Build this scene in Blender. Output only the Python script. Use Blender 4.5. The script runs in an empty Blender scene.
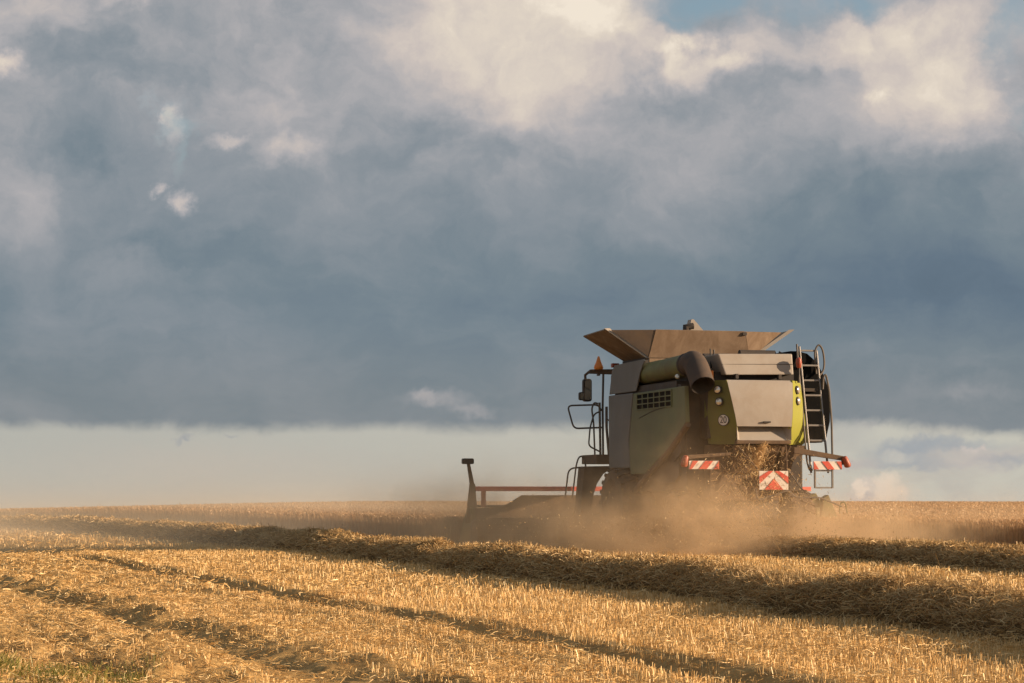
import bpy, bmesh, math
import numpy as np
from mathutils import Vector, Matrix

rng = np.random.default_rng(7)
scn = bpy.context.scene
col = scn.collection
R = math.radians

# ------------------------------------------------------------------ camera
cam_d = bpy.data.cameras.new("Camera")
cam = bpy.data.objects.new("Camera", cam_d); col.objects.link(cam)
cam_d.sensor_width = 36.0
cam_d.lens = 2400.0 / 1024.0 * 36.0
cam_d.clip_end = 20000
cam.location = (0, 0, 1.25)
cam.rotation_euler = (R(90) + math.atan(154.5 / 2400.0), 0, 0)
scn.camera = cam

# ------------------------------------------------------------------ light
SUN_EL, SUN_AZ = 13.5, 98.0            # azimuth clockwise from +Y
sd = bpy.data.lights.new("Sun", 'SUN'); sun = bpy.data.objects.new("Sun", sd); col.objects.link(sun)
sd.energy = 5.0; sd.angle = R(0.6); sd.color = (1.0, 0.74, 0.50)
sv = Vector((math.sin(R(SUN_AZ)) * math.cos(R(SUN_EL)), math.cos(R(SUN_AZ)) * math.cos(R(SUN_EL)), math.sin(R(SUN_EL))))
sun.rotation_euler = sv.to_track_quat('Z', 'Y').to_euler()
scn.view_settings.view_transform = 'Standard'
scn.view_settings.look = 'None'
scn.view_settings.exposure = 0.66
scn.view_settings.gamma = 1.0
scn.cycles.use_denoising = True
scn.cycles.volume_step_rate = 1.0
scn.cycles.volume_bounces = 1
scn.cycles.max_bounces = 6
scn.cycles.transparent_max_bounces = 8


class NT:
    """small node-tree writer"""
    def __init__(s, tree):
        s.t = tree; s.n = tree.nodes; s.l = tree.links
    def new(s, typ, **kw):
        n = s.n.new(typ)
        for k, v in kw.items():
            setattr(n, k, v)
        return n
    def put(s, sock, v):
        if isinstance(v, bpy.types.NodeSocket):
            s.l.new(v, sock)
        elif v is not None:
            sock.default_value = v
    def math(s, op, a, b=None, c=None, clamp=False):
        n = s.new('ShaderNodeMath', operation=op); n.use_clamp = clamp
        s.put(n.inputs[0], a); s.put(n.inputs[1], b)
        if c is not None: s.put(n.inputs[2], c)
        return n.outputs[0]
    def vec(s, op, a, b=None, c=None):
        n = s.new('ShaderNodeVectorMath', operation=op)
        s.put(n.inputs[0], a); s.put(n.inputs[1], b)
        if c is not None: s.put(n.inputs[2], c)
        return n.outputs['Value'] if op in ('LENGTH', 'DOT_PRODUCT') else n.outputs[0]
    def noise(s, v, scale, detail=4, rough=0.55, dist=0.0, color=False):
        n = s.new('ShaderNodeTexNoise')
        s.put(n.inputs['Vector'], v); n.inputs['Scale'].default_value = scale
        n.inputs['Detail'].default_value = detail; n.inputs['Roughness'].default_value = rough
        n.inputs['Distortion'].default_value = dist
        return n.outputs['Color'] if color else n.outputs[0]
    def ramp(s, f, stops, interp='LINEAR'):
        n = s.new('ShaderNodeValToRGB'); r = n.color_ramp; r.interpolation = interp
        while len(r.elements) < len(stops): r.elements.new(0.5)
        for e, (p, c) in zip(r.elements, stops):
            e.position = p; e.color = (*c, 1) if len(c) == 3 else c
        s.put(n.inputs[0], f)
        return n.outputs[0]
    def smooth(s, v, a, b, lo=0.0, hi=1.0):
        n = s.new('ShaderNodeMapRange', interpolation_type='SMOOTHSTEP')
        s.put(n.inputs[0], v)
        for i, x in zip((1, 2, 3, 4), (a, b, lo, hi)): s.put(n.inputs[i], x)
        return n.outputs[0]
    def mix(s, f, a, b, typ='MIX'):
        n = s.new('ShaderNodeMix', data_type='RGBA', blend_type=typ)
        s.put(n.inputs[0], f)
        s.put(n.inputs[6], (*a, 1) if isinstance(a, tuple) else a)
        s.put(n.inputs[7], (*b, 1) if isinstance(b, tuple) else b)
        return n.outputs[2]


# ------------------------------------------------------------------ sky
def build_world():
    w = bpy.data.worlds.new("World"); scn.world = w; w.use_nodes = True
    T = NT(w.node_tree); T.n.clear()
    out = T.new('ShaderNodeOutputWorld')
    sky = T.new('ShaderNodeTexSky', sky_type='NISHITA'); sky.sun_disc = False
    sky.sun_elevation = R(SUN_EL); sky.sun_rotation = R(SUN_AZ); sky.air_density = 1.0; sky.dust_density = 1.5
    bg_sky = T.new('ShaderNodeBackground'); bg_sky.inputs[1].default_value = 0.085
    T.l.new(sky.outputs[0], bg_sky.inputs[0])
    d = T.new('ShaderNodeTexCoord').outputs['Generated']
    sp = T.new('ShaderNodeSeparateXYZ'); T.l.new(d, sp.inputs[0])
    az = T.math('MULTIPLY', T.math('ARCTAN2', sp.outputs[0], sp.outputs[1]), 24.0)
    el = T.math('MULTIPLY', T.math('ARCSINE', sp.outputs[2]), 24.0)
    cv = T.new('ShaderNodeCombineXYZ'); T.put(cv.inputs[0], az); T.put(cv.inputs[1], el)
    P = cv.outputs[0]
    warp = T.vec('MULTIPLY', T.vec('SUBTRACT', T.noise(P, 0.75, 5, 0.55, color=True), (0.5, 0.5, 0.5)), (1.5, 1.1, 0))
    W = T.vec('ADD', P, warp)
    warp2 = T.vec('MULTIPLY', T.vec('SUBTRACT', T.noise(P, 2.6, 6, 0.6, color=True), (0.5, 0.5, 0.5)), (0.75, 0.6, 0))
    W2 = T.vec('ADD', W, warp2)
    W3 = T.vec('ADD', T.vec('ADD', P, T.vec('MULTIPLY', warp, (.12, .12, 0))), T.vec('MULTIPLY', T.vec('SUBTRACT', T.noise(P, 6.0, 5, 0.6, color=True), (.5, .5, .5)), (.34, .27, 0)))
    big = T.noise(P, 0.38, 3, 0.5)
    streak = T.noise(T.vec('MULTIPLY', W, (0.45, 2.2, 1.0)), 1.0, 6, 0.6)
    mid = T.noise(T.vec('MULTIPLY', W, (1.0, 1.35, 1.0)), 0.9, 8, 0.58)
    fine = T.noise(W2, 2.4, 7, 0.6)

    def blob(px, py, rx, ry, src=W2, soft=0.0):
        cx, cy = (px - 512) / 100.0, (496 - py) / 100.0
        v = T.vec('MULTIPLY_ADD', src, (100.0 / rx, 100.0 / ry, 0), (-cx * 100.0 / rx, -cy * 100.0 / ry, 0))
        return T.smooth(T.vec('LENGTH', v), 1.25, soft)

    # brightness of the cloud deck
    base = T.ramp(T.math('DIVIDE', el, 10.0), [
        (0.0, (.40,) * 3), (0.08, (.40,) * 3), (0.13, (.37,) * 3), (0.20, (.34,) * 3), (0.30, (.46,) * 3), (0.40, (.56,) * 3), (0.60, (.61,) * 3), (1.0, (.50,) * 3)])
    B = T.math('ADD', base, T.math('MULTIPLY', T.math('SUBTRACT', mid, 0.5), T.smooth(el, 0.9, 4.0, 0.22, 0.50)))
    B = T.math('ADD', B, T.math('MULTIPLY', T.math('SUBTRACT', fine, 0.5), T.smooth(el, 1.5, 4.2, 0.05, 0.20)))
    B = T.math('ADD', B, T.math('MULTIPLY', T.math('SUBTRACT', big, 0.5), 0.14))
    B = T.math('ADD', B, T.math('MULTIPLY', T.math('SUBTRACT', streak, 0.5), T.smooth(el, 3.0, 1.0, 0.0, 0.30)))
    for px, py, rx, ry, amp in [(184, 204, 15, 14, .36), (159, 193, 11, 8, .24), (172, 128, 11, 28, .20), (168, 118, 8, 8, .15), (228, 143, 24, 9, .22), (290, 148, 40, 14, .14), (8, 72, 24, 13, .28),
                                (435, 400, 44, 10, .22), (470, 411, 30, 8, .22), (425, 396, 14, 6, .14), (876, 104, 14, 12, .12), (700, 42, 34, 14, .16), (735, 62, 26, 10, .14), (860, 432, 40, 14, .34), (895, 436, 30, 6, .16), (975, 395, 60, 8, .08)]:
        B = T.math('MULTIPLY_ADD', blob(px, py, rx, ry, W3), amp, B)
    for px, py, rx, ry, amp in [
            (530, 35, 170, 110, .33), (600, 15, 90, 50, .12), (530, 100, 70, 55, .10), (440, 25, 90, 55, .13),
            (715, 62, 75, 26, .26), (680, 45, 40, 22, .18), (905, 75, 135, 85, .30), (965, 110, 65, 65, .18), (840, 40, 70, 40, .12), (880, 25, 70, 30, .10), (800, 45, 90, 30, .10),
            (720, 140, 150, 60, .07), (640, 190, 200, 60, .04),
            (40, 20, 70, 34, .16), (118, 8, 30, 12, .16), (6, 72, 26, 16, .12),
            (293, 148, 50, 22, .12), (220, 120, 120, 60, .06),
            (15, 210, 60, 90, .14), (310, 105, 140, 45, .12), (130, 270, 60, 28, .08), (300, 55, 70, 24, .10),
            (950, 392, 90, 14, .08), (100, 300, 160, 70, .06),
            (105, 75, 130, 36, -.14), (60, 140, 70, 40, -.10), (435, 110, 45, 50, -.08), (790, 90, 80, 40, -.10), (910, 285, 220, 80, -.16), (900, 200, 140, 50, -.10), (640, 290, 160, 60, -.06), (190, 250, 100, 30, -.08), (640, 95, 60, 30, -.06)]:
        B = T.math('MULTIPLY_ADD', blob(px, py, rx, ry), amp, B)
    deck = T.ramp(B, [(0.0, (.098, .142, .190)), (0.2, (.136, .188, .243)), (0.35, (.192, .243, .282)), (0.5, (.292, .320, .350)),
                      (0.65, (.440, .428, .440)), (0.80, (.62, .55, .51)), (0.92, (.76, .67, .57)), (1.0, (.90, .80, .67))])
    cloud_dim = 0.386
    deck = T.mix(T.smooth(el, 1.9, 0.8, 0.0, 0.38), deck, (.235, .248, .246))
    # lower gap between the deck and the field: pale far air with a few low cumulus
    gapn = T.noise(T.vec('MULTIPLY', W, (1.0, 2.4, 1.0)), 0.8, 6, 0.55)
    side = T.smooth(az, -5.5, 5.0)
    gap = T.mix(side, (.47, .47, .425), (.575, .555, .48))
    gap = T.mix(T.math('MULTIPLY', T.smooth(gapn, .42, .70), T.smooth(az, -1.0, 4.0, 0.08, .55)), gap, (.43, .40, .38))
    for px, py, rx, ry, c, amt in [(200, 462, 190, 26, (.53, .48, .42), .5), (900, 452, 48, 14, (.30, .34, .395), .75), (940, 444, 70, 10, (.33, .37, .41), .7), (905, 463, 70, 7, (.34, .375, .41), .6), (975, 458, 60, 16, (.53, .47, .445), .7), (1005, 460, 40, 9, (.36, .385, .41), .6), (965, 449, 10, 5, (.68, .58, .52), .6), (978, 447, 8, 4, (.70, .58, .52), .6),
                                   (848, 432, 30, 22, (.47, .46, .43), .6), (893, 456, 18, 8, (.60, .57, .50), .7), (840, 462, 40, 8, (.52, .44, .42), .5),
                                   (872, 494, 34, 11, (.70, .58, .47), .7), (893, 492, 24, 11, (.64, .55, .47), .6), (852, 494, 30, 8, (.55, .50, .46), .5),
                                   (188, 438, 10, 4, (.33, .35, .375), .7), (236, 434, 8, 3, (.36, .37, .38), .6)]:
        gap = T.mix(T.math('MULTIPLY', blob(px, py, rx, ry, W3), amt), gap, c)
    for px, py, rx, ry, c in [(868, 488, 22, 12, (.50, .47, .45)), (880, 484, 17, 15, (.80, .665, .53)), (886, 491, 20, 10, (.74, .62, .50)), (856, 485, 9, 8, (.82, .69, .56))]:
        gap = T.mix(T.math('MULTIPLY', blob(px, py, rx, ry, W3, .45), .85), gap, c)
    edge = T.math('ADD', T.math('MULTIPLY', T.math('SUBTRACT', mid, 0.5), T.smooth(az, 0.5, 4.0, 0.30, 0.45)), T.math('ADD', T.smooth(az, 1.5, 3.0, 0.665, 0.70), T.smooth(az, 3.2, 5.2, 0.0, -0.13)))
    edge = T.math('MULTIPLY_ADD', T.math('SUBTRACT', fine, 0.5), 0.10, edge)
    fr = T.new('ShaderNodeMapRange', interpolation_type='SMOOTHSTEP')
    T.put(fr.inputs[0], el); T.put(fr.inputs[1], T.math('SUBTRACT', edge, 0.07)); T.put(fr.inputs[2], T.math('ADD', edge, 0.10))
    cloud = T.mix(cloud_dim, T.mix(fr.outputs[0], gap, deck), (0, 0, 0))
    # openings to clear sky
    hole = None
    for px, py, rx, ry, amt in [(725, -6, 110, 34, 1.0), (835, -8, 70, 26, .9), (1018, 25, 26, 50, .7), (1022, 150, 22, 60, .4), (172, 118, 20, 26, .55), (180, 150, 12, 24, .35), (690, 14, 40, 18, .8)]:
        h = T.math('MULTIPLY', blob(px, py, rx, ry), amt)
        hole = h if hole is None else T.math('MAXIMUM', hole, h)
    high = T.smooth(T.noise(P, 0.16, 5, 0.55), .47, .60)          # broken cloud overhead
    high = T.math('MULTIPLY', high, T.smooth(el, 6.0, 10.0, 0.0, 0.85))
    hole = T.math('MAXIMUM', hole, high)
    bg_c = T.new('ShaderNodeBackground'); T.l.new(cloud, bg_c.inputs[0]); bg_c.inputs[1].default_value = 1.0
    mx = T.new('ShaderNodeMixShader'); T.put(mx.inputs[0], hole)
    T.l.new(bg_c.outputs[0], mx.inputs[1]); T.l.new(bg_sky.outputs[0], mx.inputs[2])
    T.l.new(mx.outputs[0], out.inputs[0])
    w.cycles.sampling_method = 'MANUAL'; w.cycles.sample_map_resolution = 512
build_world()


# ------------------------------------------------------------------ materials
def principled(name, color, rough=0.5, metal=0.0, dust=0.0, dust_col=(.33, .22, .13), var=0.12, scale=3.0, bump=0.0, spec=0.4, streak=False):
    m = bpy.data.materials.new(name); m.use_nodes = True
    T = NT(m.node_tree); b = T.n['Principled BSDF']
    co = T.new('ShaderNodeTexCoord').outputs['Object']
    n1 = T.noise(co, scale, 6, 0.6)
    dark = tuple(c * (1 - var) for c in color); lite = tuple(min(1, c * (1 + var)) for c in color)
    c = T.mix(T.smooth(n1, .3, .7), dark, lite)
    if dust > 0:
        v = T.vec('MULTIPLY', co, (1.6, 1.6, 0.8)) if streak else co
        n2 = T.noise(v, scale * 0.9, 8, 0.68, 0.6)
        f = T.math('MULTIPLY', T.smooth(n2, .34, .66), dust, clamp=True)
        f = T.math('ADD', f, dust * 0.45, clamp=True)
        c = T.mix(f, c, dust_col)
        rr = T.math('MULTIPLY_ADD', f, 0.35, rough, clamp=True); T.put(b.inputs['Roughness'], rr)
    else:
        b.inputs['Roughness'].default_value = rough
    T.put(b.inputs['Base Color'], c)
    b.inputs['Metallic'].default_value = metal
    b.inputs['Specular IOR Level'].default_value = spec
    if bump > 0:
        bn = T.new('ShaderNodeBump'); bn.inputs['Strength'].default_value = bump; bn.inputs['Distance'].default_value = 0.02
        T.put(bn.inputs['Height'], T.noise(co, scale * 6, 4, 0.6)); T.l.new(bn.outputs[0], b.inputs['Normal'])
    return m


def straw_mat(name, stops, trans=0.25, patch=0.0, patch_col=(.16, .09, .035)):
    m = bpy.data.materials.new(name); m.use_nodes = True
    T = NT(m.node_tree); T.n.remove(T.n['Principled BSDF'])
    out = T.n['Material Output']
    g = T.new('ShaderNodeNewGeometry')
    c = T.ramp(g.outputs['Random Per Island'], stops)
    if patch:
        f = T.math('MULTIPLY', T.smooth(T.noise(g.outputs['Position'], 0.9, 5, .6), .42, .66), patch)
        c = T.mix(f, c, patch_col)
    df = T.new('ShaderNodeBsdfDiffuse'); T.put(df.inputs[0], c)
    tr = T.new('ShaderNodeBsdfTranslucent'); T.put(tr.inputs[0], c)
    gl = T.new('ShaderNodeBsdfGlossy'); gl.inputs['Roughness'].default_value = 0.45; gl.inputs[0].default_value = (1, .9, .7, 1)
    m1 = T.new('ShaderNodeMixShader'); m1.inputs[0].default_value = trans
    T.l.new(df.outputs[0], m1.inputs[1]); T.l.new(tr.outputs[0], m1.inputs[2])
    m2 = T.new('ShaderNodeMixShader'); m2.inputs[0].default_value = 0.05
    T.l.new(m1.outputs[0], m2.inputs[1]); T.l.new(gl.outputs[0], m2.inputs[2])
    T.l.new(m2.outputs[0], out.inputs[0])
    return m


def soil_mat(name, cols, scale=1.2, bump=0.6):
    m = bpy.data.materials.new(name); m.use_nodes = True
    T = NT(m.node_tree); b = T.n['Principled BSDF']
    pos = T.new('ShaderNodeNewGeometry').outputs['Position']
    n1 = T.noise(pos, scale, 8, 0.65); n2 = T.noise(pos, scale * 14, 6, 0.7)
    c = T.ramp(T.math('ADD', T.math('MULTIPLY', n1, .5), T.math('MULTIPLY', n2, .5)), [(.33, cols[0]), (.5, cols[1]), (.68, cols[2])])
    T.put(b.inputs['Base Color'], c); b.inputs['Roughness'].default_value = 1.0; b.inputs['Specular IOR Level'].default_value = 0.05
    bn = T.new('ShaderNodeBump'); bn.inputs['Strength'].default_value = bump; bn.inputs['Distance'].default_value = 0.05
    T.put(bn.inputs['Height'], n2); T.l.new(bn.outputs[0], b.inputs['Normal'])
    return m


M = {}
M['stubble'] = straw_mat('stubble_straw', [(0, (.50, .29, .10)), (.35, (.70, .44, .170)), (.7, (.82, .56, .24)), (1, (.89, .71, .41))], .22)
M['litter'] = straw_mat('litter_straw', [(0, (.44, .26, .085)), (.4, (.66, .42, .165)), (.85, (.78, .53, .23)), (1, (.85, .67, .37))], .18)
M['swath'] = straw_mat('swath_straw', [(0, (.29, .17, .07)), (.4, (.47, .30, .125)), (.8, (.62, .42, .185)), (1, (.76, .57, .30))], .16)
M['wheat'] = straw_mat('ripe_wheat', [(0, (.40, .22, .105)), (.5, (.55, .335, .170)), (1, (.66, .44, .24))], .45, .2, (.28, .145, .075))
M['chaff'] = straw_mat('chaff_straw', [(0, (.45, .27, .11)), (.5, (.62, .42, .19)), (1, (.78, .60, .33))], .3)
M['grass'] = straw_mat('green_grass', [(0, (.10, .125, .02)), (.5, (.19, .19, .035)), (.8, (.36, .28, .08)), (1, (.5, .36, .13))], .3)
M['soil'] = soil_mat('stubble_soil', ((.22, .13, .052), (.46, .29, .115), (.68, .46, .195)))
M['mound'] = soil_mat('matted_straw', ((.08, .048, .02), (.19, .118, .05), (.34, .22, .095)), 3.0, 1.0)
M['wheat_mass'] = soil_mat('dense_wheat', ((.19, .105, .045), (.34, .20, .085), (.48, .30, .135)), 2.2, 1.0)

DUST = (.36, .245, .145)
M['cream'] = principled('dusty_cream_panel', (.42, .385, .335), .45, dust=.5, dust_col=(.325, .265, .205), var=.05, scale=1.1)
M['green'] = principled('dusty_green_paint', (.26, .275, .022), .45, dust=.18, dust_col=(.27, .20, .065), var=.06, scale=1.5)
M['green_shaded'] = principled('dusty_shaded_green_paint', (.155, .17, .022), .55, dust=.45, dust_col=(.14, .115, .05), var=.1, scale=1.5)  # darker copy of the dusty green; the left corner's shade is in the colour
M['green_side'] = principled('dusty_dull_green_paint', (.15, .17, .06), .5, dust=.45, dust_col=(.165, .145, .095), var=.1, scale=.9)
M['grey_side'] = principled('dusty_grey_cowl', (.165, .163, .152), .55, dust=.4, dust_col=(.18, .16, .135), var=.1, scale=.9)
M['tube_green'] = principled('dusty_green_auger_paint', (.15, .17, .045), .5, dust=.5, dust_col=(.16, .125, .075), var=.12, scale=2.2)
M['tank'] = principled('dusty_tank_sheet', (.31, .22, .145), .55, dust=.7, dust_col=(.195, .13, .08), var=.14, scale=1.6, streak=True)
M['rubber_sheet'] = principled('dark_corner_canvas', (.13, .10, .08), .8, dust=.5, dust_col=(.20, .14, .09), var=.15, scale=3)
M['dark'] = principled('dark_machine_steel', (.035, .032, .030), .6, dust=.35, dust_col=(.10, .07, .045), var=.3, scale=3)
M['brown'] = principled('dust_caked_steel', (.09, .062, .045), .8, dust=.7, dust_col=(.16, .105, .062), var=.2, scale=4, bump=.3)
M['spout'] = principled('dusty_black_rubber_spout', (.05, .042, .036), .7, dust=.5, dust_col=(.12, .08, .055), var=.15, scale=3)
M['steel'] = principled('galvanised_steel', (.25, .24, .23), .38, metal=.6, dust=.2, dust_col=(.35, .28, .2), scale=6)
M['rail'] = principled('dark_painted_rail', (.09, .085, .08), .5, dust=.35, dust_col=(.2, .15, .1), scale=6)
M['red'] = principled('red_paint', (.62, .055, .035), .5, dust=.22, dust_col=(.5, .22, .13), scale=5)
M['red_lens'] = principled('red_lens', (.36, .05, .022), .3, dust=.35, dust_col=(.27, .12, .07), scale=8)
M['amber'] = principled('amber_lens', (.75, .22, .02), .25, dust=.12, scale=8)
M['white'] = principled('white_reflective_sheet', (.74, .69, .62), .5, dust=.2, dust_col=(.55, .44, .33), scale=5)
M['black'] = principled('black_plastic', (.022, .021, .020), .5, dust=.25, dust_col=(.09, .065, .045), scale=5)
M['void'] = principled('unlit_dark_grille', (.010, .010, .010), .9, spec=.05)
M['red_bar_lit'] = principled('lit_red_reel_paint', (.88, .17, .13), .5, dust=.1, dust_col=(.6, .3, .2), scale=5)  # lighter copy of the red; the light on the bar is in the colour
M['rubber'] = principled('dusty_tyre_rubber', (.045, .04, .036), .85, dust=.6, dust_col=(.19, .125, .075), var=.2, scale=4, bump=.4)
M['rim'] = principled('rim_paint', (.55, .50, .42), .5, dust=.5, dust_col=DUST, scale=4)
M['chrome'] = principled('mirror_glass', (.62, .62, .56), .08, metal=1.0, scale=3)
M['lamp'] = principled('work_lamp_glass', (.72, .68, .58), .12, metal=.6, scale=8)
M['glass'] = principled('cab_glass', (.03, .035, .04), .05, scale=2, spec=.8)


# ------------------------------------------------------------------ mesh helpers
def raw_mesh(name, verts, faces_flat, counts, mats, mat_idx=None, smooth=False):
    me = bpy.data.meshes.new(name)
    nv, nl, npoly = len(verts), len(faces_flat), len(counts)
    me.vertices.add(nv); me.vertices.foreach_set('co', np.ascontiguousarray(verts, dtype=np.float32).ravel())
    me.loops.add(nl); me.loops.foreach_set('vertex_index', np.ascontiguousarray(faces_flat, dtype=np.int32))
    starts = np.concatenate(([0], np.cumsum(counts)[:-1])).astype(np.int32)
    me.polygons.add(npoly); me.polygons.foreach_set('loop_start', starts)
    for m in mats: me.materials.append(m)
    if mat_idx is not None: me.polygons.foreach_set('material_index', np.asarray(mat_idx, dtype=np.int32))
    me.polygons.foreach_set('use_smooth', np.full(npoly, smooth))
    me.update(calc_edges=True); me.validate()
    return me


class Soup:
    """numpy collector of quads -> one mesh"""
    def __init__(s): s.v = []; s.f = []; s.mi = []; s.n = 0
    def grid(s, P, mi=0):                       # P: (a,b,3)
        a, b = P.shape[:2]
        i = np.arange(a * b).reshape(a, b) + s.n
        q = np.stack([i[:-1, :-1], i[:-1, 1:], i[1:, 1:], i[1:, :-1]], -1).reshape(-1, 4)
        s.v.append(P.reshape(-1, 3)); s.f.append(q); s.mi.append(np.full(len(q), mi)); s.n += a * b
    def ribbons(s, C, W, S, mi=0):              # C (N,K,3) centre lines, W (N,K) widths, S (N,3) side vectors
        N, K = C.shape[:2]
        if N == 0: return
        off = S[:, None, :] * W[:, :, None] * 0.5
        V = np.stack([C - off, C + off], 2).reshape(-1, 3)      # index ((n*K)+k)*2+side
        base = (np.arange(N) * K)[:, None] + np.arange(K - 1)[None, :]
        b = base.ravel() * 2 + s.n
        q = np.stack([b, b + 1, b + 3, b + 2], -1)
        s.v.append(V); s.f.append(q); s.mi.append(np.full(len(q), mi)); s.n += len(V)
    def obj(s, name, mats, smooth=False):
        V = np.concatenate(s.v); F = np.concatenate(s.f); MI = np.concatenate(s.mi)
        me = raw_mesh(name, V, F.ravel(), np.full(len(F), 4), mats, MI, smooth)
        o = bpy.data.objects.new(name, me); col.objects.link(o)
        return o


def unit(v): return v / np.maximum(np.linalg.norm(v, axis=-1, keepdims=True), 1e-9)


# value noise in numpy -------------------------------------------------
_tab = np.random.default_rng(3).random((256, 256))
def vnoise(x, y):
    xi = np.floor(x).astype(int); yi = np.floor(y).astype(int); fx = x - xi; fy = y - yi
    fx = fx * fx * (3 - 2 * fx); fy = fy * fy * (3 - 2 * fy)
    g = lambda a, b: _tab[a & 255, b & 255]
    return (g(xi, yi) * (1 - fx) + g(xi + 1, yi) * fx) * (1 - fy) + (g(xi, yi + 1) * (1 - fx) + g(xi + 1, yi + 1) * fx) * fy
def fbm(x, y, o=4):
    r = 0; a = .5
    for k in range(o):
        r = r + a * vnoise(x + 17.3 * k, y + 9.1 * k); x = x * 2.03; y = y * 2.03; a *= .5
    return r - .5 * (1 - .5 ** o)


# field rows: the near windrow is row 0, rows are its parallel curves --------------
_t = np.arange(-400, 1400, 0.5)
_sl = -.268 - .0042 * np.clip(_t - 50, 0, 80)
_x = np.concatenate(([0], np.cumsum((_sl[1:] + _sl[:-1]) * .25)))
_x = _x - np.interp(0, _t, _x) + 10.25
def row_xy(t, r):
    """world position at row parameter t and offset r to the right of row 0"""
    s = np.interp(t, _t, _sl); n = np.sqrt(1 + s * s)
    return np.interp(t, _t, _x) + r / n, t - r * s / n
def row_rt(X, Y):
    t = np.array(Y, dtype=float)
    for _ in range(14):
        s = np.interp(t, _t, _sl); f = (X - np.interp(t, _t, _x)) * s + (Y - t)
        t = t + 0.8 * f / (1 + s * s)
    s = np.interp(t, _t, _sl); n = np.sqrt(1 + s * s)
    return ((X - np.interp(t, _t, _x)) - (Y - t) * s) / n, t


YAW = 15.5
ORG = np.array([5.37, 52.0])
_ca, _sa = math.cos(R(YAW)), math.sin(R(YAW))
def to_local(X, Y):
    dx, dy = X - ORG[0], Y - ORG[1]
    return dx * _ca + dy * _sa, -dx * _sa + dy * _ca
RM = float(row_rt(np.array([ORG[0]]), np.array([ORG[1]]))[0][0])

TRACKS = [(-3.35, -.05, .27, .16), (-5.2, -.085, .34, .07), (-11.4, 0, .3, .06)]   # offset, drift per metre, half width, depth
def height(X, Y, rt=None):
    X = np.asarray(X, float); Y = np.asarray(Y, float)
    r, t = row_rt(X, Y) if rt is None else rt
    z = -5.2e-4 * np.clip(-X - 3, 0, 400) ** 2 - 3e-6 * np.clip(Y - 60, 0, 4000) ** 2 - 1.0e-4 * np.clip(X - 30, 0, 3000) ** 1.6
    z = z + .12 * np.clip((Y - 62) / 30, 0, 1) * np.clip((-X - 6) / 8, 0, 1)
    z = z + .07 * np.exp(-((Y - 47) / 5.0) ** 2) * np.clip((-X - 3) / 6, 0, 1) - .12 * np.exp(-((Y - 57) / 5.5) ** 2) * np.clip((-X - 4) / 7, 0, 1)
    z = z + .22 * fbm(X * .045 + 3, Y * .03, 3) * np.clip((Y - 70) / 60, 0, 1)
    near = np.clip((70 - Y) / 30, 0, 1)
    z = z + near * (.05 * fbm(X * .45, Y * .45, 3) + .07 * fbm(X * 1.6 + 40, Y * 1.6, 3))
    rough = np.clip((-5.0 - r) / 2.5, 0, 1)
    z = z + near * rough * (.34 * np.clip(fbm(X * 2.8 + 5, Y * 1.7, 4) + .10, 0, 1) - .04)
    for c, g, w, d in TRACKS:
        e = (r - c - g * np.clip(t, 0, 80) + .25 * fbm(t * .25, t * 0 + c, 3)) / w
        z = z + near * (-d * (1 + .6 * fbm(t * 1.3, r * 1.3 + c, 3)) * np.exp(-e * e) + .045 * np.exp(-((np.abs(e) - 1.8) / .7) ** 2))
    return z
def in_track(r, t):
    k = np.zeros_like(r)
    for c, g, w, d in TRACKS:
        e = (r - c - g * np.clip(t, 0, 80) + .25 * fbm(t * .25, t * 0 + c, 3)) / w
        k = np.maximum(k, np.exp(-e * e))
    return k
def wheat_mask(X, Y, r):
    xl, yl = to_local(X, Y)
    wob = .25 * fbm(X * .5, Y * .5, 3)
    return (r + wob > RM + 4.75) | ((r + wob > RM - 4.5) & (yl > 9.4))


# ------------------------------------------------------------------ ground
def build_ground():
    ys = [-300, -120, -50, -20, -5, 2, 6, 8]
    y = 9.0
    while y < 62: ys.append(y); y += max(.10, y * .0045)
    while y < 6000: ys.append(y); y *= 1.035
    ys = np.array(ys)
    core = np.linspace(-1, 1, 420)
    outer = np.array([1.15, 1.5, 2.2, 4, 8, 20, 60])
    s = np.concatenate((-outer[::-1], core, outer))
    hw = np.maximum(8, np.abs(ys) * .30 + 3)
    hw2 = np.maximum(hw, 60)
    X = s[None, :] * hw[:, None]
    big = np.abs(s) > 1
    X[:, big] = np.sign(s[big])[None, :] * (hw[:, None] + (np.abs(s[big]) - 1)[None, :] * hw2[:, None])
    Y = np.repeat(ys[:, None], len(s), 1)
    Z = height(X, Y)
    S = Soup(); S.grid(np.stack([X, Y, Z], -1)[:, ::1])
    o = S.obj('ground', [M['soil']], True)
    # face up
    o['kind'] = 'structure'; o['label'] = 'harvested stubble field with ruts running to the horizon'
    return o
build_ground()


def stuff(o, label):
    o['kind'] = 'stuff'; o['label'] = label


def scatter(n, ymin, ymax, power=1.0, fov=.235, pad=3.2):
    """random ground points, density falling with distance"""
    u = rng.random(n)
    Y = ymin * (ymax / ymin) ** u if power == 0 else (ymin ** power + u * (ymax ** power - ymin ** power)) ** (1 / power)
    X = (rng.random(n) * 2 - 1) * (fov * Y + pad)
    return X, Y


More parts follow.
